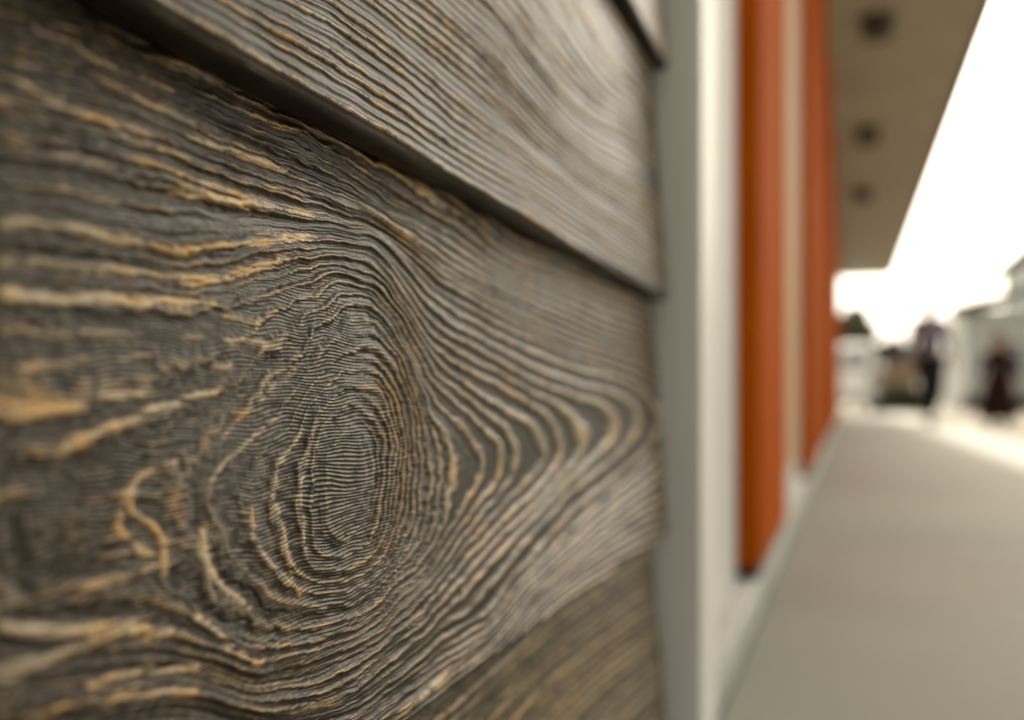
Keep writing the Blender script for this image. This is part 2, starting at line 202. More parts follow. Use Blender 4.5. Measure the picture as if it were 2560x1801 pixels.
RAISED_RIDGES = [(7,1,[(0.1039,0.0928),(0.1169,0.0936),(0.1335,0.0946),(0.1503,0.0961)]), (7,0.9,[(0.1046,0.1024),(0.1158,0.1038),(0.1261,0.1035),(0.1372,0.1038),(0.1450,0.1041)]), (5,0.7,[(0.1487,0.1059),(0.1555,0.1074),(0.1678,0.1092),(0.1820,0.1124)]), (7,0.6,[(0.1043,0.0973),(0.1154,0.0982),(0.1284,0.0988),(0.1406,0.0991),(0.1517,0.1003),(0.1630,0.1036),(0.1766,0.1073)]), (6,0.9,[(0.1129,0.0717),(0.1173,0.0732),(0.1253,0.0754),(0.1354,0.0775),(0.1440,0.0795),(0.1496,0.0798)]), (6,0.6,[(0.1028,0.0770),(0.1114,0.0773),(0.1187,0.0786),(0.1301,0.0794),(0.1348,0.0787)]), (5,1,[(0.1370,0.0681),(0.1326,0.0678),(0.1290,0.0667),(0.1257,0.0642),(0.1269,0.0619),(0.1307,0.0591),(0.1336,0.0556),(0.1331,0.0537),(0.1335,0.0513)]), (5,0.7,[(0.1257,0.0642),(0.1241,0.0618),(0.1234,0.0596),(0.1269,0.0561),(0.1302,0.0545)]), (6,1,[(0.1434,0.0564),(0.1437,0.0530),(0.1471,0.0482),(0.1532,0.0432),(0.1568,0.0408)]), (4,0.7,[(0.1588,0.0586),(0.1582,0.0527),(0.1635,0.0488),(0.1691,0.0445),(0.1741,0.0403)]), (4,0.7,[(0.1768,0.0622),(0.1767,0.0572),(0.1770,0.0477)]), (4,0.6,[(0.1658,0.0612),(0.1687,0.0561),(0.1707,0.0501),(0.1718,0.0436)]), (4,0.6,[(0.1466,0.0645),(0.1513,0.0677),(0.1594,0.0713),(0.1646,0.0730),(0.1692,0.0753)]), (4,0.5,[(0.1518,0.0721),(0.1567,0.0750),(0.1634,0.0777),(0.1699,0.0816),(0.1787,0.0853)]), (4,0.6,[(0.1668,0.0620),(0.1680,0.0653),(0.1739,0.0693),(0.1791,0.0726)]), (4,0.6,[(0.1774,0.0626),(0.1799,0.0670),(0.1843,0.0740)]), (6,0.6,[(0.1533,0.0936),(0.1635,0.0937)]), (6,0.6,[(0.1536,0.0894),(0.1665,0.0899)]), (5,0.6,[(0.1493,0.0839),(0.1546,0.0849)]), (5,0.5,[(0.1236,0.0873),(0.1285,0.0870),(0.1344,0.0869)]), (5,0.4,[(0.1096,0.0891),(0.1152,0.0891)]), (5,0.5,[(0.1423,0.0896),(0.1464,0.0896)]), (7,0.8,[(0.1009,0.0495),(0.1098,0.0469),(0.1192,0.0451),(0.1330,0.0412)]), (5,0.6,[(0.1159,0.0382),(0.1253,0.0370),(0.1336,0.0359),(0.1403,0.0342)]), (5,0.6,[(0.1044,0.0373),(0.1157,0.0357),(0.1270,0.0337),(0.1388,0.0306)]), (5,0.6,[(0.1412,0.0427),(0.1458,0.0391),(0.1531,0.0331),(0.1585,0.0309)]), (3.5,0.55,[(0.1130,0.1320),(0.1284,0.1311),(0.1426,0.1319)]), (3.5,0.55,[(0.1139,0.1217),(0.1237,0.1214),(0.1359,0.1206),(0.1464,0.1205)]), (3.5,0.55,[(0.1233,0.1285),(0.1365,0.1274),(0.1483,0.1276)]), (3.5,0.55,[(0.1054,0.1135),(0.1150,0.1139),(0.1271,0.1152)]), (3.5,0.55,[(0.1313,0.1177),(0.1461,0.1173),(0.1608,0.1175)]), (3.5,0.55,[(0.1050,0.1082),(0.1164,0.1093),(0.1276,0.1095)]), (3.5,0.55,[(0.1076,0.1226),(0.1174,0.1227)]), (3.5,0.55,[(0.1481,0.1256),(0.1660,0.1250),(0.1790,0.1257)]), (3.5,0.55,[(0.1409,0.1139),(0.1549,0.1147),(0.1650,0.1153)]), (3.5,0.55,[(0.1036,0.0877),(0.1156,0.0882),(0.1299,0.0890)]), (3.5,0.55,[(0.1055,0.0833),(0.1179,0.0843),(0.1327,0.0857)])]


def ring_field(samples, lam=2e-3):
    """thin-plate surface through the ring samples: returns f(y, v)"""
    s = np.array(samples); X = np.stack([np.log(s[:, 0]/.2), s[:, 1]/.1], 1); n = len(X)
    d2 = ((X[:, None]-X[None])**2).sum(2)
    K = .5*d2*np.log(d2+1e-12)+lam*np.eye(n)
    Pm = np.hstack([np.ones((n, 1)), X]); Amat = np.zeros((n+3, n+3)); Amat[:n, :n] = K; Amat[:n, n:] = Pm; Amat[n:, :n] = Pm.T
    wt = np.linalg.solve(Amat, np.concatenate([s[:, 2], np.zeros(3)]))
    Xf = X.astype(np.float32); wf = wt[:n].astype(np.float32)
    def f(y, v):
        q = np.stack([np.log(np.clip(y, .096, .62)/.2), v/.1], 1).astype(np.float32); out = np.empty(len(q), np.float32)
        for i in range(0, len(q), 20000):
            a = q[i:i+20000]; d = (a[:, :1]-Xf[:, 0])**2+(a[:, 1:]-Xf[:, 1])**2+1e-9
            out[i:i+20000] = (.5*d*np.log(d)) @ wf
        return out+wt[n]+wt[n+1]*q[:, 0]+wt[n+2]*q[:, 1]
    return f

EXPOSE = .1377; LB, LT = .100, .110; THICK = .0082; ROUND = .0028
BOARD_END = .590

def make_board(name, zb, ys, nv, field, seed, kind, parent, y_split=0):
    """one bevelled lap board: face + rounded lower edge + underside + back as one closed skin; the grain is real relief"""
    vtop = EXPOSE+.010
    vf = np.linspace(vtop, ROUND, nv)
    arc = np.linspace(0, np.pi/2, 7)[1:]
    # profile rows: (x, v, weight of relief, outward normal x, z)
    px = list(-(LB+(vf/EXPOSE)*(LT-LB))); pv = list(vf); rel = [1.]*nv; nx = [1.]*nv; nz = [0.]*nv
    cx = px[-1]-ROUND; cv = ROUND
    for a in arc:
        px.append(cx+ROUND*math.cos(a)); pv.append(cv-ROUND*math.sin(a)); rel.append(math.cos(a)**.7*.8 if a < 1.5 else .15); nx.append(math.cos(a)); nz.append(-math.sin(a))
    for k, f in enumerate(np.linspace(0, 1, 6)[1:]):
        px.append(cx+(-(LB+THICK)-cx)*f); pv.append(0); rel.append(.15); nx.append(0); nz.append(-1)
    px.append(-.1125); pv.append(vtop); rel.append(0); nx.append(-1); nz.append(0)
    px, pv, rel, nx, nz = map(np.array, (px, pv, rel, nx, nz)); nr = len(px); nc = len(ys)
    Y, V = np.meshgrid(ys, pv); Y = Y.ravel(); V = V.ravel()
    # wobble of the rings
    yc = np.clip(Y, .096, None)
    ls = np.log(yc/.2)/.12 + (Y-yc)*6
    calm = (1-.55*sstep(np.log(yc/.2), .1, .5))*(.55 if seed == 31 else 1)*(1-.65*(1-sstep(np.log(yc/.2), -.55, -.15)))
    wob = .22*perlin(ls*2.2, V/.008, seed)+.12*perlin(ls*6, V/.003, seed+1)+.05*perlin(ls*20, V/.0012, seed+9)
    if kind == 'knot':
        phi0 = field(Y, V)
    elif kind == 'field':
        phi0 = field(Y, V)
    else:
        phi0 = V/.0042+2.2*perlin(Y*2.2, V/.05, seed+2)+.8*perlin(Y*8, V/.03, seed+3)
    phi = phi0+wob*calm*(1.0 if kind != 'plain' else .7)
    G = phi0.reshape(nr, nc)[:nv]
    gy = np.gradient(G, axis=1)/np.maximum(np.gradient(ys)[None], 1e-6); gv = np.gradient(G, axis=0)/(vf[1]-vf[0])
    wl = 1/np.maximum(np.hypot(gy, gv), 60.)
    wl = np.vstack([wl, np.repeat(wl[-1:], nr-nv, 0)]).ravel()
    fr = phi-np.floor(phi)                     # crest at integers
    dd = np.minimum(fr, 1-fr)
    lev = np.round(phi).astype(np.int64)
    la = np.random.RandomState(seed+5).rand(400)[(lev+200) % 400]
    patch = .5+.5*perlin(ls*1.6+lev*3.1, V/.02, seed+6)
    if kind == 'knot':
        wid = .19; amp = .55+.45*la
    elif seed == 31:
        wid = .23; amp = .40+.75*la
    else:
        wid = .24; amp = .38+.5*la
    ridge = np.exp(-(dd/wid)**2)
    ridge2 = np.exp(-((fr*3 % 1-.5)/.28)**2)   # finer rings between
    crest = ridge*np.clip(amp*(.55+.9*patch), 0, 1.1)
    if kind == 'knot':
        vc = .064; xk = np.log(yc/.2)
        knot = np.exp(-(((xk+.05)/.55)**2+((V-vc)/.042)**2)**1.5)
        left = 1-sstep(xk, .12, .42)
        right = sstep(xk, -.1, .35)
        crest *= .72+.28*np.maximum(right, 1-left)
        crest *= 1-.25*knot
        streak = sstep(perlin(phi*.9+3, ls*.28, seed+30)+.6*perlin(phi*2.6, ls*.6, seed+31)+.35*perlin(phi*5, ls*2.5, seed+32), .15, .8)*left*(1-.8*knot)
        crest = np.maximum(crest, streak*.8)
        near_ = 1-sstep(xk, -.50, -.12)
        bars = sstep(perlin(V/.0042, ls*.22+2, seed+40)+.55*perlin(V/.0017, ls*.6, seed+41)+.3*perlin(V/.0008, ls*2.4, seed+42), .1, .8)*near_
        crest = np.maximum(crest*(1-.2*near_), bars*.75*np.exp(-((V-.055)/.034)**2))
        ring2 = np.exp(-(np.abs((2*phi+.5) % 1-.5)/.24)**2)
        crest = np.maximum(crest, ring2*.8*knot*sstep(xk, -.02, .10)*sstep(-phi, -1.5, -.2))
        strokes = np.zeros(len(Y), np.float32)
        lx = np.log(yc/.2)*.1; wv = .0007*perlin(ls*2.2, V/.004, seed+12)+.00025*perlin(ls*9, V/.0016, seed+13)
        for wd, it, pts in RAISED_RIDGES:
            p = np.array(pts); q = np.stack([np.log(p[:, 0]/.2)*.1, p[:, 1]], 1)
            box_ = (lx > q[:, 0].min()-.01) & (lx < q[:, 0].max()+.01) & (V > q[:, 1].min()-.01) & (V < q[:, 1].max()+.01)
            idx = np.nonzero(box_)[0]
            if not len(idx): continue
            A = lx[idx]+wv[idx]*.6; B = V[idx]+wv[idx]; best = np.full(len(idx), 1.)
            for i in range(len(q)-1):
                ax, ay = q[i]; bx, by = q[i+1]; ex, ey = bx-ax, by-ay; tt = np.clip(((A-ax)*ex+(B-ay)*ey)/(ex*ex+ey*ey), 0, 1)
                best = np.minimum(best, np.hypot(A-ax-tt*ex, B-ay-tt*ey))
            sg = wd*.00013
            strokes[idx] = np.maximum(strokes[idx], it*np.exp(-(best/sg)**2))
        hr = perlin(ls*1.1, V/.0012, seed+14)+.6*perlin(ls*2.6, V/.0006, seed+18)+.4*perlin(ls*9, V/.0009, seed+19)
        strokes *= sstep(hr+.25+strokes*.5, -.15, .75)
        strokes = np.clip(strokes, 0, 1)
        side = np.tanh((V-vc)/.015)
        rx, ry = ls*.8+V/.006*.6, V/.006*.8-ls*.6
        psi = V/.00076+.35*phi0*side+1.7*perlin(ls*1.4+5, V/.011+ls*.4, seed+7)+.35*perlin(rx*1.9, ry*1.3, seed+8)
        fp = .5+.5*np.cos(2*np.pi*psi)
        fp = fp**2.2*(.85+.75*perlin(ls*5+ry*.3, V/.0013+rx*.4, seed+10)+.35*perlin(rx*7, ry*7, seed+16))
        fp = np.clip(fp, 0, 1.2)
        fibw = left*(.35+.65*np.maximum(knot, .6*near_))
        fib = fibw*fp+(1-fibw)*ridge2*.5
        amp_f = fibw*.00027+(1-fibw)*np.minimum(wl/3*.10, .00010)
        crest_h = crest*np.minimum(wl*.40, .0017-.0004*near_)*(1-.45*knot)+strokes*.0005*(1-.4*knot)
        low = (.0012*perlin(phi*.45, ls*.4, seed+11)+.0006*perlin(phi*1.2, ls*.7, seed+17))*left*(1-.6*knot)*(1-.6*near_)
        # crests in the knot are broken into beads by the fibres
        crest = np.clip(crest*(1.15+.35*knot)+strokes, 0, 1)*(1-fibw*.62*(1-np.clip(fp*1.3, 0, 1)))
    else:
        strokes = 0*V
        fib = np.clip((.45 if seed == 31 else 2.)*ridge2*(.6+.5*perlin(ls*8, V/.002, seed+10)), 0, 1); amp_f = np.minimum(wl/3*.10, .0001)
        k = .36 if seed == 31 else .15
        crest_h = crest*np.minimum(wl*k, .0014); low = .0004*perlin(ls*.8, V/.02, seed+11)
    hair = perlin(ls*14, phi*7, seed+15)
    h = crest_h+fib*amp_f+low+hair*.00004
    relief = np.repeat(rel, nc)*sstep(EXPOSE+.004-V, 0, .006)
    h = h*relief
    edge = .0006*perlin(Y*14, Y*0+.3, seed+20)+.00025*perlin(Y*60, Y*0+.3, seed+21)
    co = np.empty((nr*nc, 3)); co[:, 0] = np.repeat(px, nc)+h*np.repeat(nx, nc)
    co[:, 1] = Y; co[:, 2] = zb+EYE+V+h*np.repeat(nz, nc)*.6+edge*np.exp(-V/.006)
    co[:, 0] -= .0004*sstep(Y, BOARD_END-.004, BOARD_END)
    i = np.arange(nc-1)[None]; j = np.arange(nr)[:, None]; j2 = (j+1) % nr
    quads = np.stack([j*nc+i, j*nc+i+1, j2*nc+i+1, j2*nc+i], 2).reshape(-1, 4)
    me = bpy.data.meshes.new(name); nq = len(quads)
    caps = [list(np.arange(nr)*nc+nc-1), list((np.arange(nr)*nc)[::-1])]
    loops = np.concatenate([quads.ravel(), np.array(caps[0]), np.array(caps[1])]).astype(np.int32)
    me.vertices.add(len(co)); me.vertices.foreach_set('co', co.ravel().astype(np.float32))
    me.loops.add(len(loops)); me.loops.foreach_set('vertex_index', loops)
    me.polygons.add(nq+2)
    ls_ = np.concatenate([np.arange(nq)*4, [nq*4, nq*4+nr]]).astype(np.int32); lt = np.concatenate([np.full(nq, 4), [nr, nr]]).astype(np.int32)
    me.polygons.foreach_set('loop_start', ls_); me.polygons.foreach_set('loop_total', lt)
    me.update(calc_edges=True)
    sm = np.ones(nq+2, bool); sm[-2:] = False; me.polygons.foreach_set('use_smooth', sm)
    keep = np.repeat(np.clip(nx, 0, 1)**2, nc); crest = crest*keep; fib = fib*keep; strokes = strokes*keep
    for nm, arr in (('crest', crest), ('fibre', fib), ('worn', strokes)):
        at = me.attributes.new(nm, 'FLOAT', 'POINT'); at.data.foreach_set('value', np.ascontiguousarray(arr, dtype=np.float32))
    at = me.attributes.new('flow', 'FLOAT_VECTOR', 'POINT')
    fv = np.stack([phi*2.6, ls*1.2, V/.03], 1).astype(np.float32); at.data.foreach_set('vector', fv.ravel())
    me.validate()
    return link(name, me, parent, M['wood'])

# ================================================================== the setting
boxes('joint_bed', [(-.4, 1.30, -4, 24.9, -.12, -.012)], M['bed'], kind='structure')
walk = empty('walkway', (0, 0, 0), kind='structure')
sm = None
SLAB = 1.5
bm = bmesh.new(); box(bm, -.1175, 1.28, .007, SLAB-.007, -.10, 0); sm = done(bm, 'slab', .003)
for k in range(-2, 16):
    o = link('slab', sm, walk, M['concrete']); o.location = (0, k*SLAB+.9, 0)
bm = bmesh.new(); box(bm, -.30, -.121, .002, SLAB-.002, -.10, .045); km = done(bm, 'kerb_stone', .004)
kerb = empty('kerb', (0, 0, 0), kind='structure')
for k in range(-2, 16):
    o = link('kerb_stone', km, kerb, M['kerb']); o.location = (0, k*SLAB+.3, 0)
# wide paved ground out to the horizon
bm = bmesh.new()
bmesh.ops.create_grid(bm, x_segments=8, y_segments=8, size=900)
link('plaza_ground', done(bm, 'plaza_ground'), None, M['paving'], kind='structure').location = (0, 0, -.020)

# ================================================================== the building
YE = 23.2; ZS = EYE+2.80
bld = empty('building', (-.156, 0, 0), label='long building clad in dark weathered lap boards, with orange pilasters and a deep flat eave', category='building')
def in_bld(o): o.location = (.156, 0, 0); return o
in_bld(boxes('wall', [(-6, -.155, .60, YE, -.05, ZS)], M['wall'], bld, label='cream white rendered wall behind the orange pilasters'))
in_bld(boxes('sheathing', [(-6, -.1145, -3.4, .598, -.05, ZS)], M['sheath'], bld))
in_bld(boxes('corner_trim', [(-.30, -.0824, .604, .680, 0.046, ZS-.002)], M['trim'], bld, .0018, label='white corner board standing proud of the board ends'))
# lap boards: the three in view carry the traced growth rings
inv = lambda a, b, n: 1/np.linspace(1/a, 1/b, n)
near = lambda n: np.concatenate([np.linspace(-3.3, -.3, 8), np.linspace(-.2, .088, 12), inv(.092, BOARD_END, n)])
fk, fu, fo = ring_field(GRAIN_KNOT), ring_field(GRAIN_UPPER), ring_field(GRAIN_LOWER)
zk = lambda k: .0591-EXPOSE*(k)      # k = 0 upper, 1 knot board, 2 lower
in_bld(make_board('board', zk(1), near(800), 900, fk, 11, 'knot', bld))
in_bld(make_board('board', zk(0), near(620), 460, fu, 31, 'field', bld))
in_bld(make_board('board', zk(2), near(330), 260, fo, 51, 'field', bld))
in_bld(make_board('board', zk(-1), near(220), 200, None, 71, 'plain', bld))
for k in list(range(-20, -1)):
    in_bld(make_board('board', zk(k), near(24), 40, None, 90+k, 'plain', bld))
# orange pilasters
bm = bmesh.new(); box(bm, -.17, -.120, -.0, .69, .062, ZS-.003); pm = done(bm, 'pilaster', .004)
bm = bmesh.new(); box(bm, -.168, -.1225, .003, .687, .0455, .061); bpm = done(bm, 'base_plate', .002)
bm = bmesh.new(); box(bm, -.17, -.121, -.0, 1.5, .062, ZS-.003); pm2 = done(bm, 'pilaster', .004)
bm = bmesh.new(); box(bm, -.168, -.1225, .003, 1.497, .0455, .061); bpm2 = done(bm, 'base_plate', .002)
for k in range(9):
    if k == 1: pm, bpm = pm2, bpm2      # the farther pilasters are wider
    o = link('pilaster', pm, bld, M['orange']); o.location = (.156, 1.51+(2.04+2.4*(k-1) if k else 0), 0)
    q = link('base_plate', bpm, o, M['black'])
bm = bmesh.new(); box(bm, -.16, -.1515, .01, .88, .12, ZS-.004); wp = done(bm, 'bounce_panel', .002)  # added sheets over the white wall, coloured to imitate orange bounce light
bm = bmesh.new(); box(bm, -.16, -.1515, .01, 1.30, .12, ZS-.004); wp1 = done(bm, 'bounce_panel', .002)
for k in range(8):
    o = link('bounce_panel', wp if k else wp1, bld, M['peach']); o.location = (.156, (3.56+1.5+2.4*(k-1)) if k else 2.22, 0)
# roof with eave over the walkway
roof = in_bld(boxes('roof', [(-6.2, .955, -1.2, YE+.25, ZS+.012, ZS+.26)], M['fascia'], bld))
bm = bmesh.new(); box(bm, -.155, .94, .003, 1.197, ZS, ZS+.011); spn = done(bm, 'soffit_panel', .002)
for k in range(-1, 20):
    o = link('soffit_panel', spn, roof, M['soffit']); o.location = (0, k*1.2, 0)
boxes('fascia_board', [(.956, .985, -1.2, YE+.27, ZS-.03, ZS+.27)], M['fascia'], roof, .003)
bm = bmesh.new(); cyl(bm, (0, 0, -.008), .13, .016, seg=32); cyl(bm, (0, 0, -.08), .11, .13, seg=32); dl = done(bm, 'downlight')
for k in range(-1, 3):
    o = link('downlight', dl, roof, M['lamp']); o.location = (.215, 7.75+3.15*k, ZS)

# ================================================================== trees, hedge, fence
def leaf_mass(name, blobs, n, size, m, parent=None, seed=1, **props):
    rng = np.random.RandomState(seed); bl = np.array(blobs); wts = bl[:, 3]**2; idx = rng.choice(len(bl), n, p=wts/wts.sum())
    d = rng.normal(size=(n, 3)); d /= np.linalg.norm(d, axis=1)[:, None]
    c = bl[idx, :3]+d*(bl[idx, 3]*(.55+.5*rng.rand(n)))[:, None]*np.array([1, 1, .85])
    a = rng.normal(size=(n, 3)); a /= np.linalg.norm(a, axis=1)[:, None]; b = np.cross(a, rng.normal(size=(n, 3))); b /= np.linalg.norm(b, axis=1)[:, None]
    s = (size*(.6+.8*rng.rand(n)))[:, None]
    co = np.stack([c-a*s, c-b*s*.45, c+a*s, c+b*s*.45], 1).reshape(-1, 3)
    me = bpy.data.meshes.new(name); me.from_pydata(co.tolist(), [], np.arange(4*n).reshape(-1, 4).tolist())
    return link(name, me, parent, m, **props)
def tree(loc, h, rad, label, seed, m, n=5200):
    rng = random.Random(seed); t = empty('tree', loc, label=label, category='tree', group='trees beyond the paved ground')
    bm = bmesh.new(); pts = [(0, 0, 0, .07*h/3), (.05, .03, h*.28, .05*h/3), (-.04, .05, h*.55, .035*h/3), (.02, 0, h*.8, .015*h/3)]
    def tube(pts):
        rings = []
        for x, y, z, r in pts: rings.append([bm.verts.new((x+r*math.cos(a*math.pi/4), y+r*math.sin(a*math.pi/4), z)) for a in range(8)])
        for p, q in zip(rings, rings[1:]):
            for k in range(8): bm.faces.new((p[k], p[(k+1) % 8], q[(k+1) % 8], q[k]))
    tube(pts)
    blobs = []
    for k in range(9):
        a = rng.uniform(0, 6.28); rr = rad*rng.uniform(.25, .75); z = h*rng.uniform(.42, .88)
        tip = (rr*math.cos(a), rr*math.sin(a), z); tube([(0, 0, h*.3, .03*h/3), (tip[0]*.5, tip[1]*.5, (h*.3+z)/2, .02*h/3), (*tip, .008)])
        blobs.append((*tip, rad*rng.uniform(.28, .48)))
    link('trunk', done(bm, 'trunk', smooth=True), t, M['bark'])
    leaf_mass('crown', blobs, n, .09*h/3, m, t, seed)
    return t
tree((.30, 33, 0), 3.4, 1.15, 'rounded olive green tree showing just past the far end of the building', 3, M['leaf'])
tree((1.5, 37, 0), 2.4, 1.1, 'low dark tree standing behind the brown fence', 5, M['leaf2'])
tree((9.5, 46, 0), 7.4, 2.6, 'tall loose tree standing behind the white house', 8, M['leaf'], 6500)

fence = empty('wooden_fence', (0, 30.5, 0), label='brown wooden board fence in the distance behind the walking person', category='fence')
bm = bmesh.new(); box(bm, -.07, .07, -.012, .012, 0, 1); fb = done(bm, 'plank', .003)
for k in range(7):
    o = link('plank', fb, fence, M['fence']); o.location = (.85+k*.155, 0, .02); o.scale = (1, 1, 1.36+.04*math.sin(k*2.3))
boxes('rail', [(.78, 1.86, .014, .06, .45, .53)], M['fence'], fence, .004); boxes('rail', [(.78, 1.86, .014, .06, 1.05, 1.13)], M['fence'], fence, .004)
rng = random.Random(4)
leaf_mass('hedge', [(1.0+.2*k+rng.uniform(-.05, .05), 29+rng.uniform(-.1, .1), .36+rng.uniform(-.05, .08), .38) for k in range(5)], 5000, .07, M['leaf'], None, 5,
          label='low dark green clipped hedge in front of the brown fence', category='hedge')
leaf_mass('hedge', [(3.9+.30*k+rng.uniform(-.05, .05), 36+rng.uniform(-.1, .1), .18+rng.uniform(-.05, .05), .30) for k in range(24)], 9000, .08, M['leaf2'], None, 6,
          label='long low dark hedge along the foot of the white house', category='hedge')

# ================================================================== white house
house = empty('white_house', (3.95, 38, 0), label='white weatherboard house with a stepped grey gabled roof at the right', category='house')
boxes('wall', [(0, 11, 0, 8, -.05, 3.5)], M['house'], house)
boxes('upper_wall', [(2.3, 11, .9, 8, 3.5, 5.6)], M['house'], house)
def gable(name, x0, x1, y0, y1, z, rise):
    bm = bmesh.new(); t = .34; xm = (x0+x1)/2
    prof = [(x0, z), (xm, z+rise), (x1, z), (x1, z-t), (xm, z+rise-t), (x0, z-t)]
    A = [bm.verts.new((x, y0, zz)) for x, zz in prof]; B = [bm.verts.new((x, y1, zz)) for x, zz in prof]
    for k in range(6): bm.faces.new((A[k], A[(k+1) % 6], B[(k+1) % 6], B[k]))
    bm.faces.new((A[0], A[1], A[4], A[5])); bm.faces.new((A[1], A[2], A[3], A[4])); bm.faces.new((B[0], B[1], B[4], B[5])); bm.faces.new((B[1], B[2], B[3], B[4]))
    return link(name, done(bm, name), house, M['roofm'])
gable('porch_roof', -.45, 5.4, -.5, 1.0, 3.62, .75)
gable('roof', 1.9, 11.6, .5, 8.5, 5.7, 2.2)
bm = bmesh.new()
a = [bm.verts.new(p) for p in ((2.3, .9, 5.6), (11, .9, 5.6), (6.75, .9, 7.6))]; b_ = [bm.verts.new((v.co.x, 1.1, v.co.z)) for v in a]
bm.faces.new(a); bm.faces.new(b_[::-1])
for k in range(3): bm.faces.new((a[k], a[(k+1) % 3], b_[(k+1) % 3], b_[k]))
link('gable_wall', done(bm, 'gable_wall'), house, M['house'])
for x, z, ww, hh, yy in ((.9, 1.0, .9, 1.3, 0), (6.0, 1.0, 1.2, 1.3, 0), (8.6, 1.0, 1.2, 1.3, 0), (3.2, 4.0, .9, 1.1, .9), (5.6, 4.0, .9, 1.1, .9)):
    f = boxes('window', [(x-.08, x, yy-.05, yy+.02, z-.08, z+hh+.08), (x+ww, x+ww+.08, yy-.05, yy+.02, z-.08, z+hh+.08), (x, x+ww, yy-.05, yy+.02, z-.08, z), (x, x+ww, yy-.05, yy+.02, z+hh, z+hh+.08), (x+ww/2-.02, x+ww/2+.02, yy-.04, yy+.01, z, z+hh)], M['trim'], house)
    boxes('pane', [(x, x+ww, yy-.02, yy+.0, z, z+hh)], M['glass'], f)
dr = boxes('door', [(3.1, 4.0, -.04, .01, 0, 2.1)], M['fascia'], house, .01)
boxes('handle', [(3.2, 3.24, -.09, -.04, 1.0, 1.12)], M['chrome'], dr, .005)

# ================================================================== parked car beyond the building's end
def van(loc, rz):
    """rear of the van towards the camera (-Y)"""
    c = empty('parked_van', loc, label='small white van parked beyond the end of the building, half hidden by the wall', category='van'); c.rotation_euler.z = rz
    prof = [(0, .30, .80), (-.03, .60, .84), (0, 1.00, .84), (.07, 1.50, .76), (.22, 1.72, .68), (1.2, 1.78, .68), (2.3, 1.74, .68), (2.7, 1.62, .70), (3.25, 1.08, .80), (3.95, .90, .80), (4.1, .60, .80), (4.05, .30, .78)]
    bm = bmesh.new(); S = []
    for sgn in (-1, 1): S.append([bm.verts.new((sgn*wd, y, z)) for y, z, wd in prof])
    n = len(prof)
    for k in range(n): bm.faces.new((S[0][k], S[0][(k+1) % n], S[1][(k+1) % n], S[1][k]))
    bm.faces.new(S[0]); bm.faces.new(S[1][::-1])
    link('body', done(bm, 'body', .03), c, M['carw'])
    boxes('rear_window', [(-.62, .62, -.012, .012, 0, .46)], M['glass'], c, .01).matrix_local = Matrix.Translation((0, .018, 1.08)) @ Matrix.Rotation(R(-8), 4, 'X')
    boxes('door_seam', [(-.006, .006, -.045, -.02, .45, 1.0)], M['black'], c)
    boxes('handle', [(.05, .20, -.07, -.03, .93, .97)], M['chrome'], c, .006)
    boxes('number_plate', [(-.52, -.14, -.052, -.035, .62, .74)], M['trim'], c, .002)
    boxes('bumper', [(-.84, .84, -.12, .05, .28, .50)], M['chrome'], c, .03)
    for s in (-1, 1):
        boxes('tail_light', [(s*.76-.05, s*.76+.05, -.05, .0, .72, 1.02)], M['dress'], c, .012)
        boxes('side_window', [(s*.79-.025, s*.79+.025, 1.7, 2.6, 1.10, 1.50)], M['glass'], c, .012)
        boxes('wing_mirror', [(s*.92-.09, s*.92+.09, 2.75, 2.85, 1.1, 1.28)], M['carw'], c, .02)
        for y in (.75, 3.3):
            bm = bmesh.new(); cyl(bm, (s*.75, y, .31), .31, .20, 'X', 28); tw = link('wheel', done(bm, 'wheel'), c, M['rubber'])
            bm = bmesh.new(); cyl(bm, (s*.855, y, .31), .20, .012, 'X', 20); link('rim', done(bm, 'rim'), tw, M['chrome'])
    return c
van((-.16, 25.6, -.02), R(-3))

# ================================================================== people
def skinned(name, verts, edges, radii, m, parent, sub=2, root=0):
    me = bpy.data.meshes.new(name); me.from_pydata(verts, edges, []); o = link(name, me, parent, m)
    md = o.modifiers.new('skin', 'SKIN'); md.use_smooth_shade = True
    for i, v in enumerate(me.skin_vertices[0].data):
        r = radii[i]; v.radius = r if isinstance(r, tuple) else (r, r); v.use_root = (i == root)
    sb = o.modifiers.new('sub', 'SUBSURF'); sb.levels = sb.render_levels = sub
    return o
def ball(bm, c, r, sx=1, sy=1, sz=1, seg=16):
    bmesh.ops.create_uvsphere(bm, u_segments=seg, v_segments=seg//2+2, radius=r, matrix=Matrix.Translation(c) @ Matrix.Diagonal((sx, sy, sz, 1)))
def head(p, z, hm, s=1.):
    bm = bmesh.new(); ball(bm, (0, 0, z), .105*s, .78, .95, 1.15); ball(bm, (0, -.04*s, z-.05*s), .07*s, .8, .9, .9)
    ball(bm, (0, -.105*s, z-.01*s), .018*s, .8, 1, 1.4, 8)
    for k in (-1, 1): ball(bm, (k*.083*s, .005, z-.005), .022*s, .4, .9, 1.3, 8)
    h = link('head', done(bm, 'head', smooth=True), p, M['skin'])
    for k in (-1, 1):
        bm = bmesh.new(); ball(bm, (k*.032*s, -.093*s, z+.012*s), .010*s, 1, .6, .7, 8); link('eye', done(bm, 'eye', smooth=True), h, M['hair2'])
    bm = bmesh.new(); ball(bm, (0, -.102*s, z-.062*s), .02*s, 1, .3, .3, 8); link('mouth', done(bm, 'mouth', smooth=True), h, M['dress'])
    bm = bmesh.new(); ball(bm, (0, .018*s, z+.022*s), .112*s, .80, .92, 1.12)
    link('hair', done(bm, 'hair', smooth=True), h, hm)
    return h
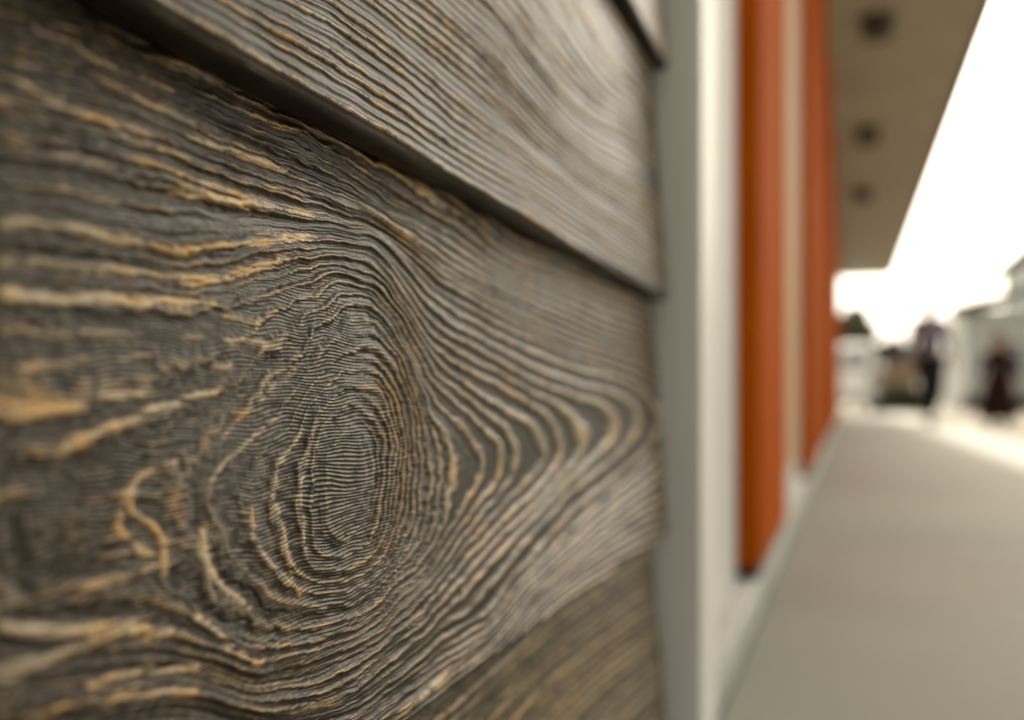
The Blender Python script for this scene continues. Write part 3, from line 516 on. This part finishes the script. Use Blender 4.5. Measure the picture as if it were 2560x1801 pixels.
def hand(p, at, s, direction=-1):
    """palm with five separate, slightly curled fingers hanging down from the wrist"""
    x, y, z = at; sc = s
    V = [(x, y, z), (x, y-.005, z-.05*sc), (x, y-.006, z-.085*sc)]; E = [(0, 1), (1, 2)]; Rr = [(.016*sc, .024*sc), (.015*sc, .036*sc), (.012*sc, .034*sc)]
    for k, ln in enumerate((.068, .078, .072, .056)):
        yy = y-.033*sc+k*.021*sc; b = len(V)
        V += [(x, yy, z-.092*sc), (x+direction*.004, yy-.004, z-.092*sc-ln*.5*sc), (x+direction*.016, yy-.004, z-.092*sc-ln*sc)]; E += [(2, b), (b, b+1), (b+1, b+2)]; Rr += [.0095*sc, .0085*sc, .007*sc]
    b = len(V); V += [(x+direction*.008, y-.038*sc, z-.045*sc), (x+direction*.018, y-.058*sc, z-.075*sc), (x+direction*.02, y-.062*sc, z-.1*sc)]; E += [(1, b), (b, b+1), (b+1, b+2)]; Rr += [.012*sc, .010*sc, .008*sc]
    return skinned('hand', V, E, Rr, M['skin'], p, 1)
def walker(loc, rz):
    """standing height 1.70, mid-stride"""
    p = empty('person', loc, label='person in a lavender shirt and dark trousers walking in the sun beyond the eave', category='person'); p.rotation_euler.z = rz
    skinned('body', [(0, 0, .94), (0, .01, 1.10), (0, .0, 1.28), (0, .0, 1.40), (0, -.01, 1.47), (0, -.02, 1.53),
                     (-.10, 0, .90), (-.11, -.14, .52), (-.11, -.17, .12), (.10, 0, .90), (.11, .02, .50), (.11, .20, .14)],
            [(0, 1), (1, 2), (2, 3), (3, 4), (4, 5), (0, 6), (6, 7), (7, 8), (0, 9), (9, 10), (10, 11)],
            [(.15, .10), (.13, .09), (.155, .10), (.13, .085), .055, .05, .085, .058, .04, .085, .058, .04], M['skin'], p)
    skinned('shirt', [(0, 0, .90), (0, .01, 1.06), (0, 0, 1.26), (0, 0, 1.39), (0, -.005, 1.45), (-.18, 0, 1.38), (-.235, .05, 1.12), (-.25, -.02, .92), (.18, 0, 1.38), (.235, -.05, 1.12), (.25, -.14, .94)],
            [(0, 1), (1, 2), (2, 3), (3, 4), (3, 5), (5, 6), (6, 7), (3, 8), (8, 9), (9, 10)],
            [(.185, .125), (.17, .12), (.18, .125), (.15, .10), .07, .075, .058, .046, .075, .058, .046], M['shirt'], p)
    skinned('trousers', [(0, 0, .93), (-.10, 0, .86), (-.11, -.14, .50), (-.11, -.17, .10), (.10, 0, .86), (.11, .02, .48), (.11, .20, .12)],
            [(0, 1), (1, 2), (2, 3), (0, 4), (4, 5), (5, 6)], [(.17, .12), .125, .095, .08, .125, .095, .08], M['trousers'], p)
    for x, y, z in ((-.11, -.17, 0), (.11, .22, .0)):
        bm = bmesh.new(); ball(bm, (x, y-.05, .045), .05, .95, 2.5, .9, 12); link('shoe', done(bm, 'shoe', smooth=True), p, M['shoe'])
    hand(p, (-.252, -.03, .89), 1, 1); hand(p, (.252, -.16, .91), 1, -1)
    head(p, 1.60, M['hair']); return p
walker((1.12, 15.2, -.0202), R(25)).scale = (1.06, 1.06, 1.05)
def girl(loc, rz, k):
    p = empty('person', loc, label='small figure with dark hair in a long dark dress, nearest the right edge', category='person'); p.rotation_euler.z = rz
    skinned('body', [(0, 0, .88*k), (0, .0, 1.10*k), (0, 0, 1.30*k), (0, 0, 1.42*k), (0, -.02, 1.54*k), (-.09, 0, .84*k), (-.09, -.03, .46*k), (-.09, -.02, .08*k), (.09, 0, .84*k), (.09, .03, .46*k), (.09, .05, .08*k),
                     (-.16, 0, 1.38*k), (-.20, .02, 1.10*k), (-.2, -.04, .88*k), (.16, 0, 1.38*k), (.20, .02, 1.10*k), (.2, -.04, .88*k)],
            [(0, 1), (1, 2), (2, 3), (3, 4), (0, 5), (5, 6), (6, 7), (0, 8), (8, 9), (9, 10), (2, 11), (11, 12), (12, 13), (2, 14), (14, 15), (15, 16)],
            [(.12, .09), (.10, .08), (.12, .085), .05, .045, .07, .05, .032, .07, .05, .032, .045, .035, .026, .045, .035, .026], M['skin'], p)
    bm = bmesh.new(); rings = []
    for z, rx, ry in ((.10, .25, .22), (.35, .22, .19), (.65, .19, .16), (.90, .15, .12), (1.05, .12, .10), (1.25, .14, .11), (1.38, .15, .09), (1.44, .07, .06)):
        rings.append([bm.verts.new((rx*math.cos(a*math.pi/12)*(1+.07*math.sin(a*2.6)*(1.1-z)), ry*math.sin(a*math.pi/12), z*k)) for a in range(24)])
    for a, b in zip(rings, rings[1:]):
        for i in range(24): bm.faces.new((a[i], a[(i+1) % 24], b[(i+1) % 24], b[i]))
    o = link('dress', done(bm, 'dress', smooth=True), p, M['dress']); o.modifiers.new('thick', 'SOLIDIFY').thickness = .006
    for s in (-1, 1):
        skinned('sleeve', [(s*.13, 0, 1.37*k), (s*.17, 0, 1.30*k), (s*.20, .01, 1.10*k), (s*.20, -.035, .92*k)], [(0, 1), (1, 2), (2, 3)], [.06, .055, .045, .038], M['dress'], p, 1)
        hand(p, (s*.2, -.045, .86*k), .85, -s)
        bm = bmesh.new(); ball(bm, (s*.09, -.04+.035*(s+1), .04), .042, .95, 2.4, .9, 12); link('shoe', done(bm, 'shoe', smooth=True), p, M['shoe'])
    h = head(p, 1.60*k, M['hair2'], .95)
    bm = bmesh.new(); ball(bm, (0, .06, 1.50*k), .10, .95, .6, 1.9); link('long_hair', done(bm, 'long_hair', smooth=True), h, M['hair2'])
girl((1.95, 14.8, -.0202), R(-20), .72)
